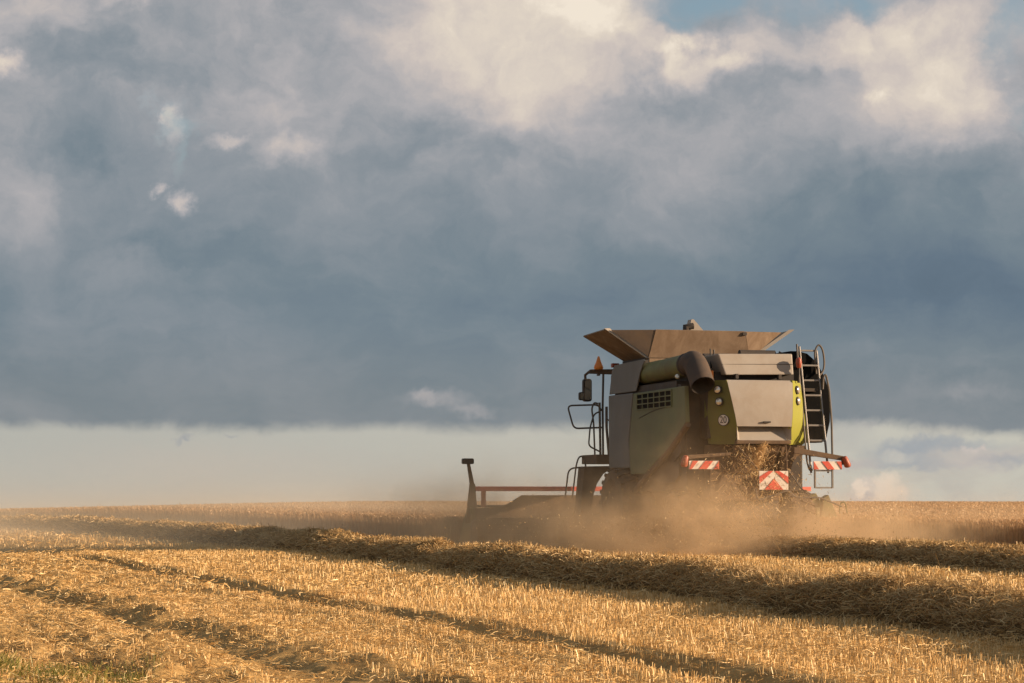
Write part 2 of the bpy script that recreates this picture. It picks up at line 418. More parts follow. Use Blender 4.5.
def stems(S, X, Y, Z, h, w, lean, mi=0, K=3):
    n = len(X)
    a = rng.random(n) * 2 * np.pi
    d = np.stack([np.cos(a), np.sin(a)], -1) * (lean * rng.random(n))[:, None]
    k = np.linspace(0, 1, K)
    C = np.zeros((n, K, 3))
    C[:, :, 0] = X[:, None] + d[:, 0:1] * (k ** 1.6)[None] * h[:, None]
    C[:, :, 1] = Y[:, None] + d[:, 1:2] * (k ** 1.6)[None] * h[:, None]
    C[:, :, 2] = Z[:, None] + h[:, None] * k[None] * np.sqrt(np.clip(1 - (d ** 2).sum(-1) * .5, .3, 1))[:, None] - .015
    b = rng.random(n) * np.pi           # faces to any side
    side = np.stack([np.cos(b), np.sin(b), np.zeros(n)], -1)
    W = np.repeat((w * np.ones(n))[:, None], K, 1)
    S.ribbons(C, W, side, mi)


def straws(S, P, length, width, flat=.25, bend=.2, mi=0, K=3, along=None, align=0.0):
    """loose straws centred on P (N,3), lying roughly level"""
    n = len(P)
    a = rng.random(n) * 2 * np.pi
    d = np.stack([np.cos(a), np.sin(a), rng.normal(0, flat, n)], -1)
    if along is not None: d = d + along * align
    d = unit(d)
    s = unit(np.cross(d, unit(rng.normal(0, 1, (n, 3)) + np.array([0, 0, 1.2]))))
    bv = unit(rng.normal(0, 1, (n, 3))) * (bend * length)[:, None]
    k = np.linspace(-.5, .5, K)
    C = P[:, None, :] + d[:, None, :] * (length[:, None] * k[None])[:, :, None] + bv[:, None, :] * (.25 - k ** 2)[None, :, None] * 2
    S.ribbons(C, np.repeat((width * np.ones(n))[:, None], K, 1), s, mi)


def build_stubble():
    S = Soup()
    for n, y0, y1, wid, hh in [(150000, 11, 30, .0056, .100), (120000, 28, 62, .0090, .11), (40000, 60, 140, .018, .13)]:
        X, Y = scatter(n, y0, y1, 1.7)
        r, t = row_rt(X, Y)
        # drilled rows 15 cm apart
        r2 = np.round(r / .16) * .16 + rng.normal(0, .022, len(r))
        X, Y = row_xy(t, r2); r = r2
        tr = in_track(r, t)
        clump = fbm(X * 1.1, Y * 1.1, 4)
        keep = (~wheat_mask(X, Y, r)) & (rng.random(len(r)) > tr * 1.5) & (clump > -.17 + .1 * rng.normal(0, 1, len(r)))
        keep &= (np.abs(r) > .55) & (np.abs(r - RM) > .6)
        X, Y, r, t = X[keep], Y[keep], r[keep], t[keep]
        Z = height(X, Y, (r, t))
        h = hh * (.55 + .6 * rng.random(len(X))) * (1 + .6 * fbm(X * .8 + 9, Y * .8, 3))
        # flattened, littered strip along the near left
        flat = np.clip((-3.5 - r) / 4, 0, 1)
        h = h * (1 - .5 * flat)
        stems(S, X, Y, Z, h, wid * (.7 + .6 * rng.random(len(X))), .35 + 0 * h)
    # few tall stragglers left by the cutter bar
    X, Y = scatter(40, 18, 45, 1.5); r, t = row_rt(X, Y)
    keep = (r > .4) & (r < 8) ; X, Y = X[keep], Y[keep]
    stems(S, X, Y, height(X, Y), .22 + .25 * rng.random(len(X)), .006 + 0 * X, .5)
    o = S.obj('stubble', [M['stubble']])
    stuff(o, 'short golden stubble left standing in drilled rows over the cut field')
build_stubble()


def build_litter():
    S = Soup()
    for n, y0, y1, wid, ln in [(170000, 11, 30, .0046, .075), (90000, 28, 60, .0095, .14), (30000, 58, 140, .020, .25)]:
        X, Y = scatter(n, y0, y1, 1.7)
        r, t = row_rt(X, Y)
        clump = fbm(X * 1.3 + 70, Y * 1.3, 4)
        more = np.clip((-2 - r) / 6, 0, 1) * .16
        tr = in_track(r, t)
        keep = (~wheat_mask(X, Y, r)) & (clump + more + .10 * rng.normal(0, 1, len(r)) > -.03) & (rng.random(len(r)) > tr * .8)
        X, Y, r, t = X[keep], Y[keep], r[keep], t[keep]
        heap = np.clip(fbm(X * 1.3 + 70, Y * 1.3, 4) + np.clip((-2 - r) / 6, 0, 1) * .10, 0, 1)
        Z = height(X, Y, (r, t)) + .015 + (.03 + .32 * heap) * rng.random(len(X))
        straws(S, np.stack([X, Y, Z], -1), ln * (.4 + .9 * rng.random(len(X))), wid * (.7 + .6 * rng.random(len(X))), .22, .25)
    o = S.obj('straw_litter', [M['litter']])
    stuff(o, 'loose chopped straw scattered in clumps over the stubble')
build_litter()


def build_grass():
    S = Soup()
    n = 3600
    X = -4.0 + 1.55 * rng.random(n) ** 1.4; Y = 15.5 + 1.6 * rng.random(n) ** 1.2
    keep = fbm(X * 2.2, Y * 2.2, 3) + .1 * rng.normal(0, 1, n) > -.12 + (X + 3.9) * .10 + (Y - 15.5) * .09
    X, Y = X[keep], Y[keep]
    stems(S, X, Y, height(X, Y), .07 + .08 * rng.random(len(X)), .005, .9, K=4)
    o = S.obj('grass', [M['grass']]); stuff(o, 'small patch of green weedy grass among the straw')
build_grass()


# ------------------------------------------------------------------ windrows of straw
def build_windrow(rc, t0, t1, hgt, wid, label, dens, seed, end_taper=0.0):
    S = Soup()
    nt = int((t1 - t0) / .16); nr = 26
    # denser close to the camera
    tt = t0 + (t1 - t0) * np.linspace(0, 1, nt) ** 1.25
    rr = np.linspace(-1, 1, nr)
    T_, Q = np.meshgrid(tt, rr, indexing='ij')

    def surf(T_, Q):
        ww = wid * (1 + .5 * fbm(T_ * .35 + seed, Q * 0 + seed, 3) + .25 * fbm(T_ * 1.1, Q * 2 + seed, 2))
        hh = hgt * (1 + .45 * fbm(T_ * .45 + 3 * seed, Q * .4, 3) + .35 * fbm(T_ * 1.5 + 5 * seed, Q * .8, 3))
        if end_taper: hh = hh * np.clip((t1 - T_) / end_taper, .15, 1)
        off = .30 * fbm(T_ * .3 + seed * 7, Q * 0, 3)
        X, Y = row_xy(T_, rc + off + Q * ww)
        prof = np.clip(1 - np.abs(Q) ** 2.3, 0, 1) ** .75
        z = height(X, Y) + hh * prof + .10 * prof * fbm(T_ * 3.2, Q * 3 + seed, 3) + .05 * prof * fbm(T_ * 8, Q * 7 + seed, 3) - .03
        return np.stack([X, Y, z], -1), prof
    P, _ = surf(T_, Q)
    S.grid(P, 0)
    for (a, b, per_m, w, ln) in dens:
        n = int((b - a) * per_m)
        if n <= 0: continue
        T2 = a + (b - a) * rng.random(n); Q2 = np.clip(rng.normal(0, .62, n), -1.12, 1.12)
        Pp, prof = surf(T2, np.clip(Q2, -.995, .995))
        Pp[:, 2] += rng.random(n) ** 2 * .07 - .01
        x2, y2 = row_xy(T2 + .1, 0 * T2); x1, y1 = row_xy(T2, 0 * T2)
        al = unit(np.stack([x2 - x1, y2 - y1, 0 * x1], -1)) * rng.choice([-1, 1], n)[:, None]
        straws(S, Pp, ln * (.4 + .9 * rng.random(n)), w * (.6 + .8 * rng.random(n)), .28, .45, 1, 4, al, .55)
        # spiky ends standing out of the crest
        m = n // 9
        T3 = a + (b - a) * rng.random(m); Q3 = np.clip(rng.normal(.05, .35, m), -.9, .9)
        Pq, _ = surf(T3, Q3)
        stems(S, Pq[:, 0], Pq[:, 1], Pq[:, 2], .05 + .13 * rng.random(m), w * .9, 1.3, 1, 3)
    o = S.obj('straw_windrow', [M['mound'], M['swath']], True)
    o['label'] = label; o['category'] = 'windrow'; o['group'] = 'windrows of straw left on the stubble'
    return o
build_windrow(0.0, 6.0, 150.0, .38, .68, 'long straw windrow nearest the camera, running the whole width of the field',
              [(14, 30, 5200, .0055, .20), (30, 48, 3200, .0085, .24), (48, 80, 1500, .014, .34), (80, 150, 500, .028, .5)], 1.0)
build_windrow(RM, 20.0, 50.3, .34, .88, 'shorter straw windrow lying directly behind the back of the combine',
              [(26, 50.3, 3400, .0085, .24)], 4.0, 1.5)


# ------------------------------------------------------------------ standing wheat
def build_wheat():
    S = Soup()
    def top(X, Y): return height(X, Y) + .60 + .07 * fbm(X * .7, Y * .7, 3)
    # body of the crop a little below the ears: one sheet in (t, r)
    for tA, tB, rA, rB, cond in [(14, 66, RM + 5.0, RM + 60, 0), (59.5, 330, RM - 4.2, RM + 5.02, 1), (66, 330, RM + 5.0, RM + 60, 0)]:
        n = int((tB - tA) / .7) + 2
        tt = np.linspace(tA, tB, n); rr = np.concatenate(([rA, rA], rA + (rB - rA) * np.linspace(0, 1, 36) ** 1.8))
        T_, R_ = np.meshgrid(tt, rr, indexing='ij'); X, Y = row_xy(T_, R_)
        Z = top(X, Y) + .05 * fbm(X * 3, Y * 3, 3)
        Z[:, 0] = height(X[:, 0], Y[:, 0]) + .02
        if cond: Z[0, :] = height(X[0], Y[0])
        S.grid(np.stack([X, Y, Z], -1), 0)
    # sheet carrying on to the horizon
    ys = np.concatenate((np.linspace(75, 300, 90), 300 * 1.06 ** np.arange(1, 40)))
    xs = np.linspace(-.25, .6, 60)
    Y = np.repeat(ys[:, None], 60, 1); X = xs[None] * ys[:, None]
    r, t = row_rt(X, Y); Z = top(X, Y) - .04
    Z = np.where(r > RM + 20, Z, height(X, Y) - .3)
    S.grid(np.stack([X, Y, Z], -1), 0)

    def stalks(X, Y, w, hs=1.0):
        n = len(X); Z = height(X, Y)
        h = (.70 + .10 * rng.random(n) + .08 * fbm(X * .7, Y * .7, 3)) * hs
        a = rng.random(n) * 2 * np.pi; lean = .16 * rng.random(n)
        dx, dy = np.cos(a) * lean, np.sin(a) * lean
        k = np.array([0, .55, .86, .93, 1.0]); bend = np.array([0, .25, .7, .95, 1.35])
        C = np.zeros((n, 5, 3))
        C[:, :, 0] = X[:, None] + dx[:, None] * bend[None]; C[:, :, 1] = Y[:, None] + dy[:, None] * bend[None]
        C[:, :, 2] = Z[:, None] + h[:, None] * (k - .05 * (k > .95) * 1)[None]
        W = w[:, None] * np.array([.45, .45, .5, 1.7, .6])[None]
        b = rng.random(n) * np.pi
        S.ribbons(C, W, np.stack([np.cos(b), np.sin(b), 0 * b], -1), 1)
    # right-hand edge wall behind the cut strip
    n = 42000; t = 24 + 44 * rng.random(n); r = RM + 4.75 + 9 * rng.random(n) ** 1.8
    X, Y = row_xy(t, r); stalks(X, Y, .013 + .006 * rng.random(n))
    # left edge along the near windrow, ahead of the header
    n = 75000; t = 58.5 + 150 * rng.random(n) ** 1.5; r = RM - 4.5 + 9 * rng.random(n) ** 1.9
    X, Y = row_xy(t, r); k = wheat_mask(X, Y, r); X, Y = X[k], Y[k]
    stalks(X, Y, np.clip(.00026 * Y, .014, .05) * (.8 + .5 * rng.random(len(X))))
    # crop tops over the whole field
    n = 150000; Y = 45 * (420 / 45) ** rng.random(n); X = (-.24 + .52 * rng.random(n)) * Y
    r, t = row_rt(X, Y); k = wheat_mask(X, Y, r); X, Y = X[k], Y[k]
    stalks(X, Y, np.clip(.00022 * Y, .012, .06) * (.8 + .5 * rng.random(len(X))), 1.02)
    # taller weeds above the ears
    n = 1600; Y = 50 * (260 / 50) ** rng.random(n); X = (-.2 + .45 * rng.random(n)) * Y
    r, t = row_rt(X, Y); k = wheat_mask(X, Y, r); stalks(X[k], Y[k], .00026 * Y[k], 1.02 + .16 * rng.random(int(k.sum())))
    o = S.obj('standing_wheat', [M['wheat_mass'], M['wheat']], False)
    stuff(o, 'ripe standing wheat not yet cut, filling the field to the horizon')
build_wheat()


# ------------------------------------------------------------------ combine harvester
def V3(*a): return Vector(a)
def hexa(bm, p):
    """8 corners: bottom loop 0-3, top loop 4-7"""
    v = [bm.verts.new(q) for q in p]
    for f in ((3, 2, 1, 0), (4, 5, 6, 7), (0, 1, 5, 4), (1, 2, 6, 5), (2, 3, 7, 6), (3, 0, 4, 7)): bm.faces.new([v[i] for i in f])
def box(bm, x0, x1, y0, y1, z0, z1):
    hexa(bm, [(x0, y0, z0), (x1, y0, z0), (x1, y1, z0), (x0, y1, z0), (x0, y0, z1), (x1, y0, z1), (x1, y1, z1), (x0, y1, z1)])
def prism(bm, poly, off):
    a = [bm.verts.new(p) for p in poly]; b = [bm.verts.new(Vector(p) + Vector(off)) for p in poly]
    bm.faces.new(a[::-1]); bm.faces.new(b)
    n = len(a)
    for i in range(n): bm.faces.new((a[i], a[(i + 1) % n], b[(i + 1) % n], b[i]))
def plate(bm, poly, th):
    """planar polygon thickened both ways along its normal"""
    p = [Vector(q) for q in poly]; nrm = (p[1] - p[0]).cross(p[2] - p[0]).normalized()
    prism(bm, [q - nrm * th / 2 for q in p], nrm * th)
def rounded(pts, rad, n=4, closed=False):
    pts = [Vector(p) for p in pts]; out = []
    m = len(pts)
    for i, p in enumerate(pts):
        if not closed and i in (0, m - 1): out.append(p); continue
        a, c = pts[i - 1], pts[(i + 1) % m]
        ra = min(rad, (a - p).length * .45); rc = min(rad, (c - p).length * .45)
        s, e = p + (a - p).normalized() * ra, p + (c - p).normalized() * rc
        for k in range(n + 1):
            u = k / n; out.append(s * (1 - u) ** 2 + p * 2 * u * (1 - u) + e * u * u)
    return out
def tube(bm, pts, r, seg=8, closed=False, caps=True):
    pts = [Vector(p) for p in pts]; m = len(pts); rings = []
    rad = r if isinstance(r, (list, tuple)) else [r] * m
    ref = None
    for i, p in enumerate(pts):
        a = pts[i - 1] if (i > 0 or closed) else p; b = pts[(i + 1) % m] if (i < m - 1 or closed) else p
        d = (b - a).normalized()
        if ref is None: ref = d.orthogonal().normalized()
        u = (ref - d * ref.dot(d)).normalized(); ref = u; w = d.cross(u)
        rings.append([bm.verts.new(p + (u * math.cos(2 * math.pi * k / seg) + w * math.sin(2 * math.pi * k / seg)) * rad[i]) for k in range(seg)])
    for i in range(m if closed else m - 1):
        A, B = rings[i], rings[(i + 1) % m]
        for k in range(seg): bm.faces.new((A[k], A[(k + 1) % seg], B[(k + 1) % seg], B[k]))
    if caps and not closed: bm.faces.new(rings[0][::-1]); bm.faces.new(rings[-1])
def disc_lathe(bm, c, axis, prof, seg=32):
    """revolve (offset along axis, radius) profile round axis through c"""
    c = Vector(c); ax = Vector(axis).normalized(); u = ax.orthogonal().normalized(); w = ax.cross(u)
    rings = []
    for o, r in prof:
        rings.append([bm.verts.new(c + ax * o + (u * math.cos(2 * math.pi * k / seg) + w * math.sin(2 * math.pi * k / seg)) * max(r, 1e-3)) for k in range(seg)])
    for A, B in zip(rings, rings[1:]):
        for k in range(seg): bm.faces.new((A[k], A[(k + 1) % seg], B[(k + 1) % seg], B[k]))
    bm.faces.new(rings[0][::-1]); bm.faces.new(rings[-1])

ROOT = bpy.data.objects.new('combine_harvester', None); col.objects.link(ROOT)
ROOT.location = (ORG[0], ORG[1], 0); ROOT.rotation_euler = (0, 0, R(YAW))
ROOT['label'] = 'dusty green and cream combine harvester driving away in a cloud of dust'
ROOT['category'] = 'combine harvester'

def part(name, mat, build, parent=ROOT, bev=0.0, smooth=False, mats=None, label=None):
    bm = bmesh.new(); build(bm)
    bmesh.ops.recalc_face_normals(bm, faces=bm.faces)
    if bev:
        ed = [e for e in bm.edges if e.is_manifold and len(e.link_faces) == 2 and e.calc_face_angle(0) > R(25)]
        bmesh.ops.bevel(bm, geom=ed, offset=bev, segments=2, profile=.6, affect='EDGES', clamp_overlap=True)
    me = bpy.data.meshes.new(name); bm.to_mesh(me); bm.free()
    me.materials.append(M[mat])
    if smooth:
        me.shade_smooth() if hasattr(me, 'shade_smooth') else me.polygons.foreach_set('use_smooth', [True] * len(me.polygons))
        me.set_sharp_from_angle(angle=R(40))
    o = bpy.data.objects.new(name, me); col.objects.link(o); o.parent = parent
    if label: o['label'] = label
    return o
def tb(*a, **k): return lambda bm: tube(bm, *a, **k)
def bx(*a): return lambda bm: box(bm, *a)
def many(*fs):
    def f(bm):
        for g in fs: g(bm)
    return f


def build_combine():
    # --- core
    part('chassis', 'dark', many(bx(-1.36, 1.36, .9, 5.7, 1.35, 3.55), bx(-1.05, 1.0, .42, 1.0, 2.5, 3.70), bx(-1.2, 1.25, 1.3, 4.2, 3.5, 4.22), bx(-.75, .75, .8, 6.2, .75, 1.4)), bev=.03)
    # engine deck bits
    part('air_intake', 'dark', many(lambda bm: tube(bm, [(.30, 2.0, 4.44), (1.15, 2.0, 4.44)], .10, 12), lambda bm: tube(bm, [(1.2, 1.9, 4.3), (1.25, 1.9, 4.48), (1.36, 1.9, 4.42), (1.4, 1.9, 4.25)], .05, 8)), smooth=True)
    part('exhaust_stack', 'dark', tb([(-.62, 1.8, 4.15), (-.62, 1.8, 4.36), (-.05, 1.8, 4.36)], .075, 10), smooth=True)
    part('deck_bracket', 'black', many(tb([(-.78, .9, 4.05), (-.80, .9, 4.48)], .018), tb([(-.68, .9, 4.05), (-.72, .9, 4.46)], .018)))
    part('tank_frame_beam', 'tank', bx(-1.25, -.35, 3.72, 3.80, 4.30, 4.42))
    # --- rear hood
    def centre(bm):     # slightly domed cream door with a recess along the bottom
        TL, TR = -.75, .77
        rows = [(3.76, -.752, .768, .06), (3.70, -.740, .766, .0), (3.35, -.665, .758, -.035), (3.0, -.580, .748, -.03), (2.755, -.525, .738, .0)]
        grid = []
        for z, xl, xr, y in rows:
            grid.append([bm.verts.new((xl + (xr - xl) * u, y - .02 * math.sin(math.pi * u), z)) for u in (0, .25, .5, .75, 1)])
        for a, b in zip(grid, grid[1:]):
            for k in range(4): bm.faces.new((a[k], a[k + 1], b[k + 1], b[k]))
        e = bmesh.ops.extrude_face_region(bm, geom=list(bm.faces))
        for v in e['geom']:
            if isinstance(v, bmesh.types.BMVert): v.co.y += .09
    hood = part('rear_hood', 'cream', centre, smooth=True)
    part('recess', 'cream', lambda bm: (plate(bm, [(-.40, .26, 2.745), (.60, .26, 2.745), (.66, .06, 2.45), (-.46, .06, 2.45)], .015),
                                        plate(bm, [(-.53, .012, 2.75), (-.40, .27, 2.745), (-.46, .03, 2.46), (-.52, .012, 2.46)], .012),
                                        plate(bm, [(.735, .012, 2.75), (.735, .012, 2.46), (.66, .03, 2.46), (.60, .27, 2.745)], .012)), hood)
    part('lower_lip', 'brown', bx(-.53, .735, .02, .30, 2.375, 2.455), hood, bev=.02)
    part('top_gap', 'black', bx(-.85, 1.0, .50, .8, 3.6, 3.95), hood)
    def wing(s):
        xi = [(-.757, 3.755), (-.745, 3.70), (-.67, 3.35), (-.585, 3.0), (-.53, 2.755), (-.525, 2.37)] if s < 0 else [(.773, 3.76), (.771, 3.7), (.763, 3.35), (.753, 3.0), (.743, 2.755), (.738, 2.37)]
        xo = [-1.00, -1.02, -1.045, -1.05, -1.035, -.96] if s < 0 else [1.10, 1.13, 1.18, 1.225, 1.25, 1.20]
        def f(bm):
            rows = []
            for (x, z), o in zip(xi, xo):
                bul = -.03 if 2.8 < z < 3.6 else (.02 if z > 3.74 else (.16 if z < 2.5 else 0))
                rows.append([(x, bul + .002, z), ((x * .6 + o * .4), .17 + bul, z), ((x * .2 + o * .8), .33 + bul * .5, z), (o, .44, z + .005), (o + .005 * s, .60, z + .01)])
            g = [[bm.verts.new(p) for p in r] for r in rows]
            for a, b in zip(g, g[1:]):
                for k in range(4): bm.faces.new((a[k], a[k + 1], b[k + 1], b[k]))
            e = bmesh.ops.extrude_face_region(bm, geom=list(bm.faces))
            for v in e['geom']:
                if isinstance(v, bmesh.types.BMVert): v.co += Vector((-.05 * s, .05, 0))
        w = part('corner_panel', 'green' if s > 0 else 'green_shaded', f, smooth=True)
        for x, z in (((-.90, 3.545), (-.868, 3.285)) if s < 0 else ((.925, 3.56), (.935, 3.32))):
            y = .16 if s < 0 else .15
            ax = Vector((.74 * s, -.67, .05))
            lm = part('work_light', 'lamp', lambda bm: disc_lathe(bm, (x, y, z), ax, [(-.06, .06), (.02, .078), (.05, .07), (.065, .04), (.07, 0.01)], 20), w, smooth=True)
            part('bezel', 'black', lambda bm: disc_lathe(bm, (x, y, z), ax, [(-.05, .07), (.0, .094), (.028, .094), (.030, .078)], 20), lm, smooth=True)
        return w
    wl = wing(-1); wing(1)
    # speed sticker, lying on the shaded corner panel
    ax = Vector((-.66, -.75, -.02)).normalized(); c = Vector((-.775, .16, 2.89)) + ax * .012
    st = part('speed_sticker', 'black', lambda bm: disc_lathe(bm, c, ax, [(-.03, .128), (.004, .128)], 32), wl)
    part('sticker_face', 'white', lambda bm: disc_lathe(bm, c, ax, [(-.02, .112), (.008, .112)], 32), st)
    fc = bpy.data.curves.new('number', 'FONT'); fc.body = '20'; fc.size = .19; fc.align_x = 'CENTER'; fc.align_y = 'CENTER'; fc.extrude = .002
    fo = bpy.data.objects.new('tmp_number', fc); col.objects.link(fo)
    me = bpy.data.meshes.new_from_object(fo.evaluated_get(bpy.context.evaluated_depsgraph_get()))
    bpy.data.objects.remove(fo)
    zc = ax; xc = Vector((0, 0, 1)).cross(zc).normalized(); yc = zc.cross(xc)
    rot = Matrix((xc, yc, zc)).transposed().to_4x4()
    me.transform(Matrix.Translation(c + ax * .0125) @ rot @ Matrix.Diagonal((.85, 1.1, 1, 1)))
    me.materials.clear(); me.materials.append(M['black'])
    no = bpy.data.objects.new('number', me); col.objects.link(no); no.parent = st
    # --- engine cover above the hood
    part('engine_cover', 'cream', lambda bm: hexa(bm, [(-.70, .22, 3.875), (.885, .22, 3.90), (.885, 1.5, 3.9), (-.70, 1.5, 3.9), (-.845, .30, 4.335), (.885, .30, 4.36), (.885, 1.5, 4.36), (-.845, 1.5, 4.335)]), bev=.025)
    part('latch_handle', 'black', bx(.05, .23, -.075, -.04, 2.83, 2.865), hood, bev=.008)
    for x in (-.45, .55): part('cover_hinge', 'dark', bx(x - .035, x + .035, .18, .30, 3.79, 3.90), hood, bev=.008)
    part('panel_seam', 'black', tb([(-.775, .265, 4.105), (.886, .255, 4.13)], .006, 6), hood)
    # --- sides
    def side(s):
        x = 1.55 * s
        def f(bm):
            poly = [(.50, 3.64), (.42, 2.85), (.9, 2.60), (1.7, 2.25), (2.5, 2.0), (3.2, 1.75), (4.25, 1.75), (4.35, 2.5), (4.02, 3.615), (2.2, 3.63)]
            prism(bm, [(x, y if s < 0 else max(y, 1.7 + .2 * (y - .4)), z) for y, z in poly], (-.10 * s, 0, 0))
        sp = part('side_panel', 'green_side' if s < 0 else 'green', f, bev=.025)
        part('panel_seam', 'black', lambda bm: tube(bm, rounded([(x - .002 * -s, 3.6, 3.03), (x + .003 * s, 2.6, 3.17), (x + .003 * s, 1.35, 3.24)], .3), .009, 6), sp)
        def cowl(bm): prism(bm, [(x - .012 * -s, y, z) for y, z in [(4.03, 3.63), (4.36, 2.5), (4.26, 1.9), (5.85, 1.9), (5.86, 3.64)]], (-.10 * s, 0, 0))
        part('front_cowl', 'grey_side', cowl, bev=.03)
        def cap(bm): prism(bm, [(x - .01 * -s, y, z) for y, z in [(3.80, 3.66), (3.70, 3.80), (3.52, 4.05), (3.30, 4.25), (3.12, 4.33), (3.3, 4.37), (5.4, 4.34), (5.6, 4.2), (5.8, 3.66)]], (-.03 * s, 0, 0))
        part('upper_cowl', 'grey_side', cap, bev=.03)
        if s < 0:
            gr = part('air_grille', 'void', lambda bm: prism(bm, [(x - .004, y, z) for y, z in [(3.74, 3.56), (3.70, 3.22), (1.32, 3.24), (1.32, 3.60)]], (.02, 0, 0)), sp)
            def bars(bm):
                for k in range(7):
                    y = 1.32 + (3.72 - 1.32) * k / 6
                    box(bm, x - .022, x - .006, y - .02, y + .02, 3.22, 3.595)
                for k in range(4):
                    z = 3.225 + .36 * k / 3
                    box(bm, x - .025, x - .009, 1.30, 3.74, z - .012, z + .012)
            part('grille_bars', 'green_side', bars, gr)
            part('inner_wall', 'dark', lambda bm: prism(bm, [(-1.42, y, z) for y, z in [(1.25, 3.62), (1.25, 1.7), (1.5, 1.55), (2.6, 1.5), (3.3, 1.75), (3.3, 3.4)]], (.08, 0, 0)))
            part('rear_shade_panel', 'dark', lambda bm: prism(bm, [(-1.46, y, z) for y, z in [(1.5, 3.70), (.98, 3.70), (.98, 2.2), (1.5, 2.0)]], (.46, 0, 0)))  # dark colour carries the shade of the recess beside the hood
            part('wheel_arch', 'brown', lambda bm: tube(bm, rounded([(-1.5, .42, 2.80), (-1.5, 1.7, 2.2), (-1.5, 3.2, 1.70), (-1.5, 4.2, 1.3)], .6), .07, 8), smooth=True)
    side(-1); side(1)
    # right-hand radiator screen and bulging side door beyond the ladder
    def screen(bm):
        poly = [(1.0, 2.45), (1.84, 2.45), (1.95, 2.9), (1.95, 3.55), (1.80, 3.95), (1.62, 4.24), (1.42, 4.40), (1.2, 4.45), (1.0, 4.45)]
        prism(bm, [(x, .72, z) for x, z in poly], (0, .9, 0))
    part('radiator_screen', 'void', screen, bev=.03)
    def bulge(bm):
        prism(bm, [(x, .95, z) for x, z in [(1.62, 2.5), (1.90, 2.55), (2.02, 2.95), (2.02, 3.5), (1.90, 3.85), (1.62, 3.9)]], (0, 3.6, 0))
    part('side_door', 'green', bulge, bev=.03)
    # --- grain tank and its flaps
    part('grain_tank', 'dark', bx(-1.22, 1.30, 4.12, 5.82, 3.4, 4.46))
    zb, zt = 4.46, 5.09
    RB = [(-1.16, 4.06, zb), (1.34, 4.06, zb)]; RT = [(-1.05, 3.85, zt + .005), (1.14, 3.85, zt + .005)]
    part('tank_flap', 'tank', lambda bm: plate(bm, [RB[0], RB[1], RT[1], RT[0]], .035), label='rear grain tank flap')
    part('tank_flap', 'tank', lambda bm: plate(bm, [(-1.18, 4.12, zb), (-2.19, 4.12, 5.10), (-2.20, 5.80, 5.05), (-1.16, 5.80, zb)], .035), label='left grain tank flap')
    part('tank_flap', 'tank', lambda bm: plate(bm, [(1.38, 4.12, zb), (2.44, 4.12, 5.15), (2.44, 5.80, 5.12), (1.38, 5.80, zb)], .035), label='right grain tank flap')
    part('tank_flap', 'tank', lambda bm: plate(bm, [(-1.16, 5.86, zb), (1.34, 5.86, zb), (1.1, 6.35, zt - .02), (-1.1, 6.35, zt - .02)], .035), label='front grain tank flap')
    part('flap_edge', 'cream', many(lambda bm: plate(bm, [(-1.10, 4.10, 4.44), (-1.20, 4.08, 4.44), (-2.23, 4.08, 5.11), (-2.10, 4.10, 5.12)], .03)), label='pale folded edge of the left flap')
    part('flap_edge', 'cream', many(lambda bm: plate(bm, [(1.36, 4.10, 4.50), (1.48, 4.08, 4.50), (2.48, 4.08, 5.17), (2.36, 4.10, 5.17)], .03)), label='pale folded edge of the right flap')
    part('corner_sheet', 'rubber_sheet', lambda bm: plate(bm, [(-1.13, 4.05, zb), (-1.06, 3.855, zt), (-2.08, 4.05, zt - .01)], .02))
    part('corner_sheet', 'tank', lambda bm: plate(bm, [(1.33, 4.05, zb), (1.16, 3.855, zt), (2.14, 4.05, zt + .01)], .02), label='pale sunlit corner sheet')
    part('flap_hinge', 'dark', many(bx(1.27, 1.36, 4.0, 4.07, 4.44, 4.53))); part('flap_hinge', 'dark', many(bx(1.09, 1.19, 3.82, 3.88, 5.0, 5.07)))
    fa = part('filling_auger', 'cream', lambda bm: hexa(bm, [(-.02, 4.5, 5.05), (.44, 4.5, 5.05), (.44, 4.75, 5.05), (-.02, 4.75, 5.05), (.06, 4.5, 5.40), (.12, 4.5, 5.40), (.12, 4.75, 5.40), (.06, 4.75, 5.40)]))
    part('auger_end', 'dark', tb([(-.1, 4.45, 5.0), (-.1, 4.45, 5.22), (.08, 4.45, 5.24)], .08, 10), fa, smooth=True)
    # --- unloading auger folded back along the left side
    ua = part('unloading_auger', 'tube_green', tb([(-1.28, 5.4, 4.05), (-1.28, 2.5, 4.09), (-1.28, 1.02, 4.13)], .245, 20), smooth=True)
    part('auger_band', 'dark', tb([(-1.28, 1.06, 4.13), (-1.28, .96, 4.135)], .262, 20), ua, smooth=True)
    pts = rounded([(-1.28, .98, 4.13), (-1.28, .58, 4.19), (-1.275, .08, 3.63)], .30, 8); n = len(pts)
    sp_ = part('spout', 'spout', lambda bm: tube(bm, pts, [.25 + .015 * (i / n) for i in range(n)], 22, caps=False), ua, smooth=True)
    part('spout_inner_shade', 'black', lambda bm: tube(bm, pts[::-1], [.236 + .015 * (1 - i / n) for i in range(n)], 22, caps=False), sp_, smooth=True)  # added black inner tube; its colour stands for the shade inside the spout
    part('hanger_strut', 'dark', bx(-1.48, -1.10, 1.2, 5.6, 3.60, 3.78))
    part('side_lamp', 'lamp', lambda bm: disc_lathe(bm, (-1.56, .92, 3.86), (-.4, -.9, 0), [(-.05, .04), (0, .055), (.03, .03)], 14), smooth=True)
    part('deck_reflector', 'amber', bx(-.97, -.92, .38, .42, 3.80, 3.97))
    # --- rear lamp on a stalk
    sl = part('rear_lamp', 'red_lens', lambda bm: disc_lathe(bm, (.965, .12, 4.16), (0, 0, 1), [(-.12, .035), (-.09, .055), (0, .068), (.08, .058), (.11, .025)], 18), smooth=True)
